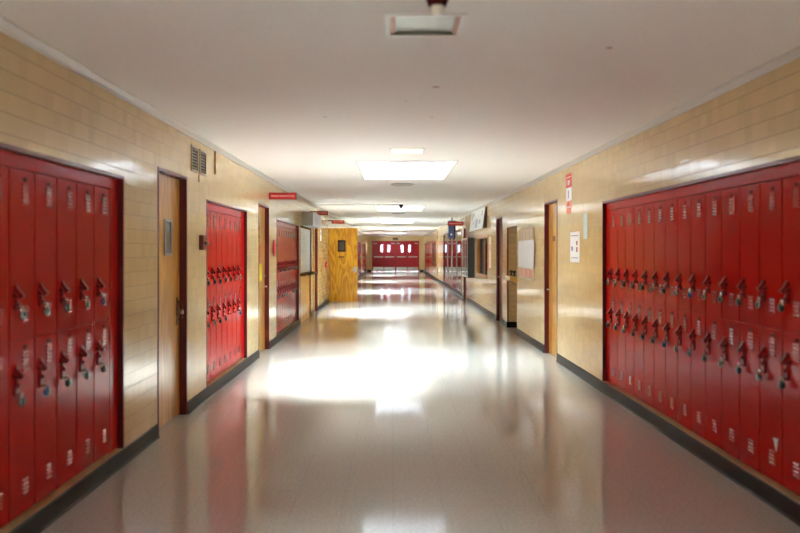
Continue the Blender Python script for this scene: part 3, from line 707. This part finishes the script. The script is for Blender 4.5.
# ------------------------------------------------------------------ ceiling fittings
NTH = ['nearest', 'second', 'third', 'fourth', 'farthest']
for k, (a, b) in enumerate(SKY):
    t = thing('skylight', ['skylight straight above the viewer, before the unlit fixture', 'large bright skylight just past the small warm-lit fixture', 'bright ceiling skylight behind the dark smoke detector on its conduit', 'third bright skylight along the corridor ceiling',
                           'fourth bright skylight along the corridor ceiling', 'farthest bright skylight, closest to the crimson doors'][k], 'skylight', ((SX0+SX1)/2, (a+b)/2, H))
    hw, hl = (SX1-SX0)/2, (b-a)/2
    MB().box(-hw-.05, -hw, -hl-.05, hl+.05, .081, .20).box(hw, hw+.05, -hl-.05, hl+.05, .081, .20).box(-hw, hw, -hl-.05, -hl, .081, .20).box(-hw, hw, hl, hl+.05, .081, .20).build('shaft', 'shaft', t)
    MB().box(-hw-.022, -hw, -hl-.022, hl+.022, -.008, -.0006).box(hw, hw+.022, -hl-.022, hl+.022, -.008, -.0006).box(-hw, hw, -hl-.022, -hl, -.008, -.0006).box(-hw, hw, hl, hl+.022, -.008, -.0006).build('frame', 'trim', t)
    box('pane', 'glass_dusty' if k == 0 else 'glass', t, -hw-.04, hw+.04, -hl-.04, hl+.04, .2005, .206)  # pane above the viewer is tinted grey to dim its daylight
FL = ['unlit recessed ceiling fixture with metal reflector, nearest of all', 'small warm-lit recessed fixture just before the large skylight', 'small recessed fixture beside the dark smoke detector',
      'fourth small recessed fixture along the corridor ceiling', 'farthest small recessed fixture along the corridor ceiling']
for k, (a, b) in enumerate(FIX):
    t = thing('ceiling_fixture', FL[k], 'ceiling light', ((FX0+FX1)/2, (a+b)/2, H))
    hw, hl = (FX1-FX0)/2, (b-a)/2
    f = .022
    MB().box(-hw-.008, -hw+f, -hl-.008, hl+.008, -.008, -.0006).box(hw-f, hw+.008, -hl-.008, hl+.008, -.008, -.0006).box(-hw+f, hw-f, -hl-.008, -hl+f, -.008, -.0006).box(-hw+f, hw-f, hl-f, hl+.008, -.008, -.0006).build('frame', 'white', t, .002)
    MB().box(-hw+.002, hw-.002, -hl+.002, hl-.002, .14, .15).box(-hw+.002, -hw+.008, -hl+.002, hl-.002, 0, .14).box(hw-.008, hw-.002, -hl+.002, hl-.002, 0, .14).box(-hw+.008, hw-.008, -hl+.002, -hl+.008, 0, .14).box(-hw+.008, hw-.008, hl-.008, hl-.002, 0, .14).build('housing', 'reflector', t)
    if k == 0:
        box('end_plate', 'brass', t, -hw+.0085, -hw+.045, -hl+.0085, hl-.0085, .002, .10); box('end_plate', 'brass', t, hw-.045, hw-.0085, -hl+.0085, hl-.0085, .002, .10)
        pts = [(y, .013 - .007*(1-(y/.18)**2)) for y in [-.18+.36*i/14 for i in range(15)]]
        MB().prism(pts + [(y, z+.006) for y, z in pts[::-1]], -hw+.046, hw-.046, 'YZ').build('reflector', 'reflector', t, smooth=True)
    else:
        box('diffuser', 'warm' if k == 1 else 'diffuser', t, -hw+f, hw-f, -hl+f, hl-f, -.006, .004)
DL = ['round grey ceiling speaker just past the large skylight', 'round grey ceiling speaker past the second skylight', 'round grey ceiling speaker past the third skylight', 'round grey ceiling speaker past the fourth skylight']
for k, y in enumerate((13.67, 24.1, 34.0, 44.1)):
    t = thing('ceiling_speaker', DL[k], 'speaker', (.16, y, H))
    MB().lathe([(0, -.0006), (.20, -.0006), (.20, -.012), (.185, -.020), (.17, -.014), (0, -.014)], (0, 0, 0), 'Z', 32).build('rim', 'speaker', t, smooth=True)
    MB().lathe([(0, -.0145), (.165, -.0145), (.12, -.022), (0, -.026)], (0, 0, 0), 'Z', 32).build('grille', 'vent', t, smooth=True)
DT = ['dark-collared smoke detector with pale bulb above the unlit ceiling fixture', 'small dark smoke detector at the end of the thin ceiling conduit']
for k, (x, y) in enumerate(((.196, 3.54), (.20, 19.72))):
    t = thing('smoke_detector', DT[k], 'detector', (x, y, H))
    MB().lathe([(0, -.0006), (.05, -.0006), (.05, -.03), (.042, -.055), (.038, -.062), (0, -.062)], (0, 0, 0), 'Z', 24).build('collar', 'plate', t, smooth=True)
    MB().lathe([(.030, -.0625), (.031, -.075), (.026, -.090), (.015, -.099), (0, -.102)], (0, 0, 0), 'Z', 20).build('bulb', 'bulb' if k == 0 else 'plate', t, smooth=True)
tag(MB().box(XL+.051, .148, 19.71, 19.73, H-.016, H-.0006).build('ceiling_conduit', 'vent'), 'thin conduit crossing the ceiling from the wall to the small smoke detector', 'conduit')

# ------------------------------------------------------------------ daylight
wd = bpy.data.worlds.new('World'); S.world = wd; wd.use_nodes = True
bg = wd.node_tree.nodes['Background']; bg.inputs[0].default_value = (0.80, 0.91, 1.0, 1); bg.inputs[1].default_value = 14.0
sun = bpy.data.lights.new('sun', 'SUN'); sun.energy = 21.0; sun.angle = math.radians(22); sun.color = (0.92, 0.97, 1.0)
so = bpy.data.objects.new('sun', sun); COL.objects.link(so)
so.rotation_euler = Vector((-.80, -1.50, -2.7)).to_track_quat('-Z', 'Y').to_euler()
for k, (a, b) in enumerate(SKY):
    l = bpy.data.lights.new('skylight_portal', 'AREA'); l.shape = 'RECTANGLE'; l.size = SX1-SX0; l.size_y = b-a; l.cycles.is_portal = True
    o = bpy.data.objects.new('skylight_portal', l); COL.objects.link(o); o.location = ((SX0+SX1)/2, (a+b)/2, H+.199)

# ------------------------------------------------------------------ camera
cam = bpy.data.cameras.new('camera'); co = bpy.data.objects.new('camera', cam); COL.objects.link(co)
co.location = (0, 0, 1.555); co.rotation_euler = (PI/2, 0, 0)
cam.sensor_width = 36; cam.lens = 36; cam.shift_x = 7/800; cam.shift_y = -15.5/800
cam.clip_start = .05; cam.clip_end = 200
cam.dof.use_dof = True; cam.dof.focus_distance = 14.0; cam.dof.aperture_fstop = 1.6
S.camera = co
S.view_settings.view_transform = 'Standard'; S.view_settings.look = 'None'; S.view_settings.gamma = 1.0; S.view_settings.use_curve_mapping = False
S.view_settings.exposure = 1.78
S.cycles.use_denoising = True; S.cycles.denoising_prefilter = 'ACCURATE'
S.cycles.max_bounces = 14; S.cycles.diffuse_bounces = 9; S.cycles.glossy_bounces = 5; S.cycles.transparent_max_bounces = 12
S.cycles.sample_clamp_indirect = 12.0; S.cycles.use_adaptive_sampling = False
S.cycles.caustics_reflective = False; S.cycles.caustics_refractive = False
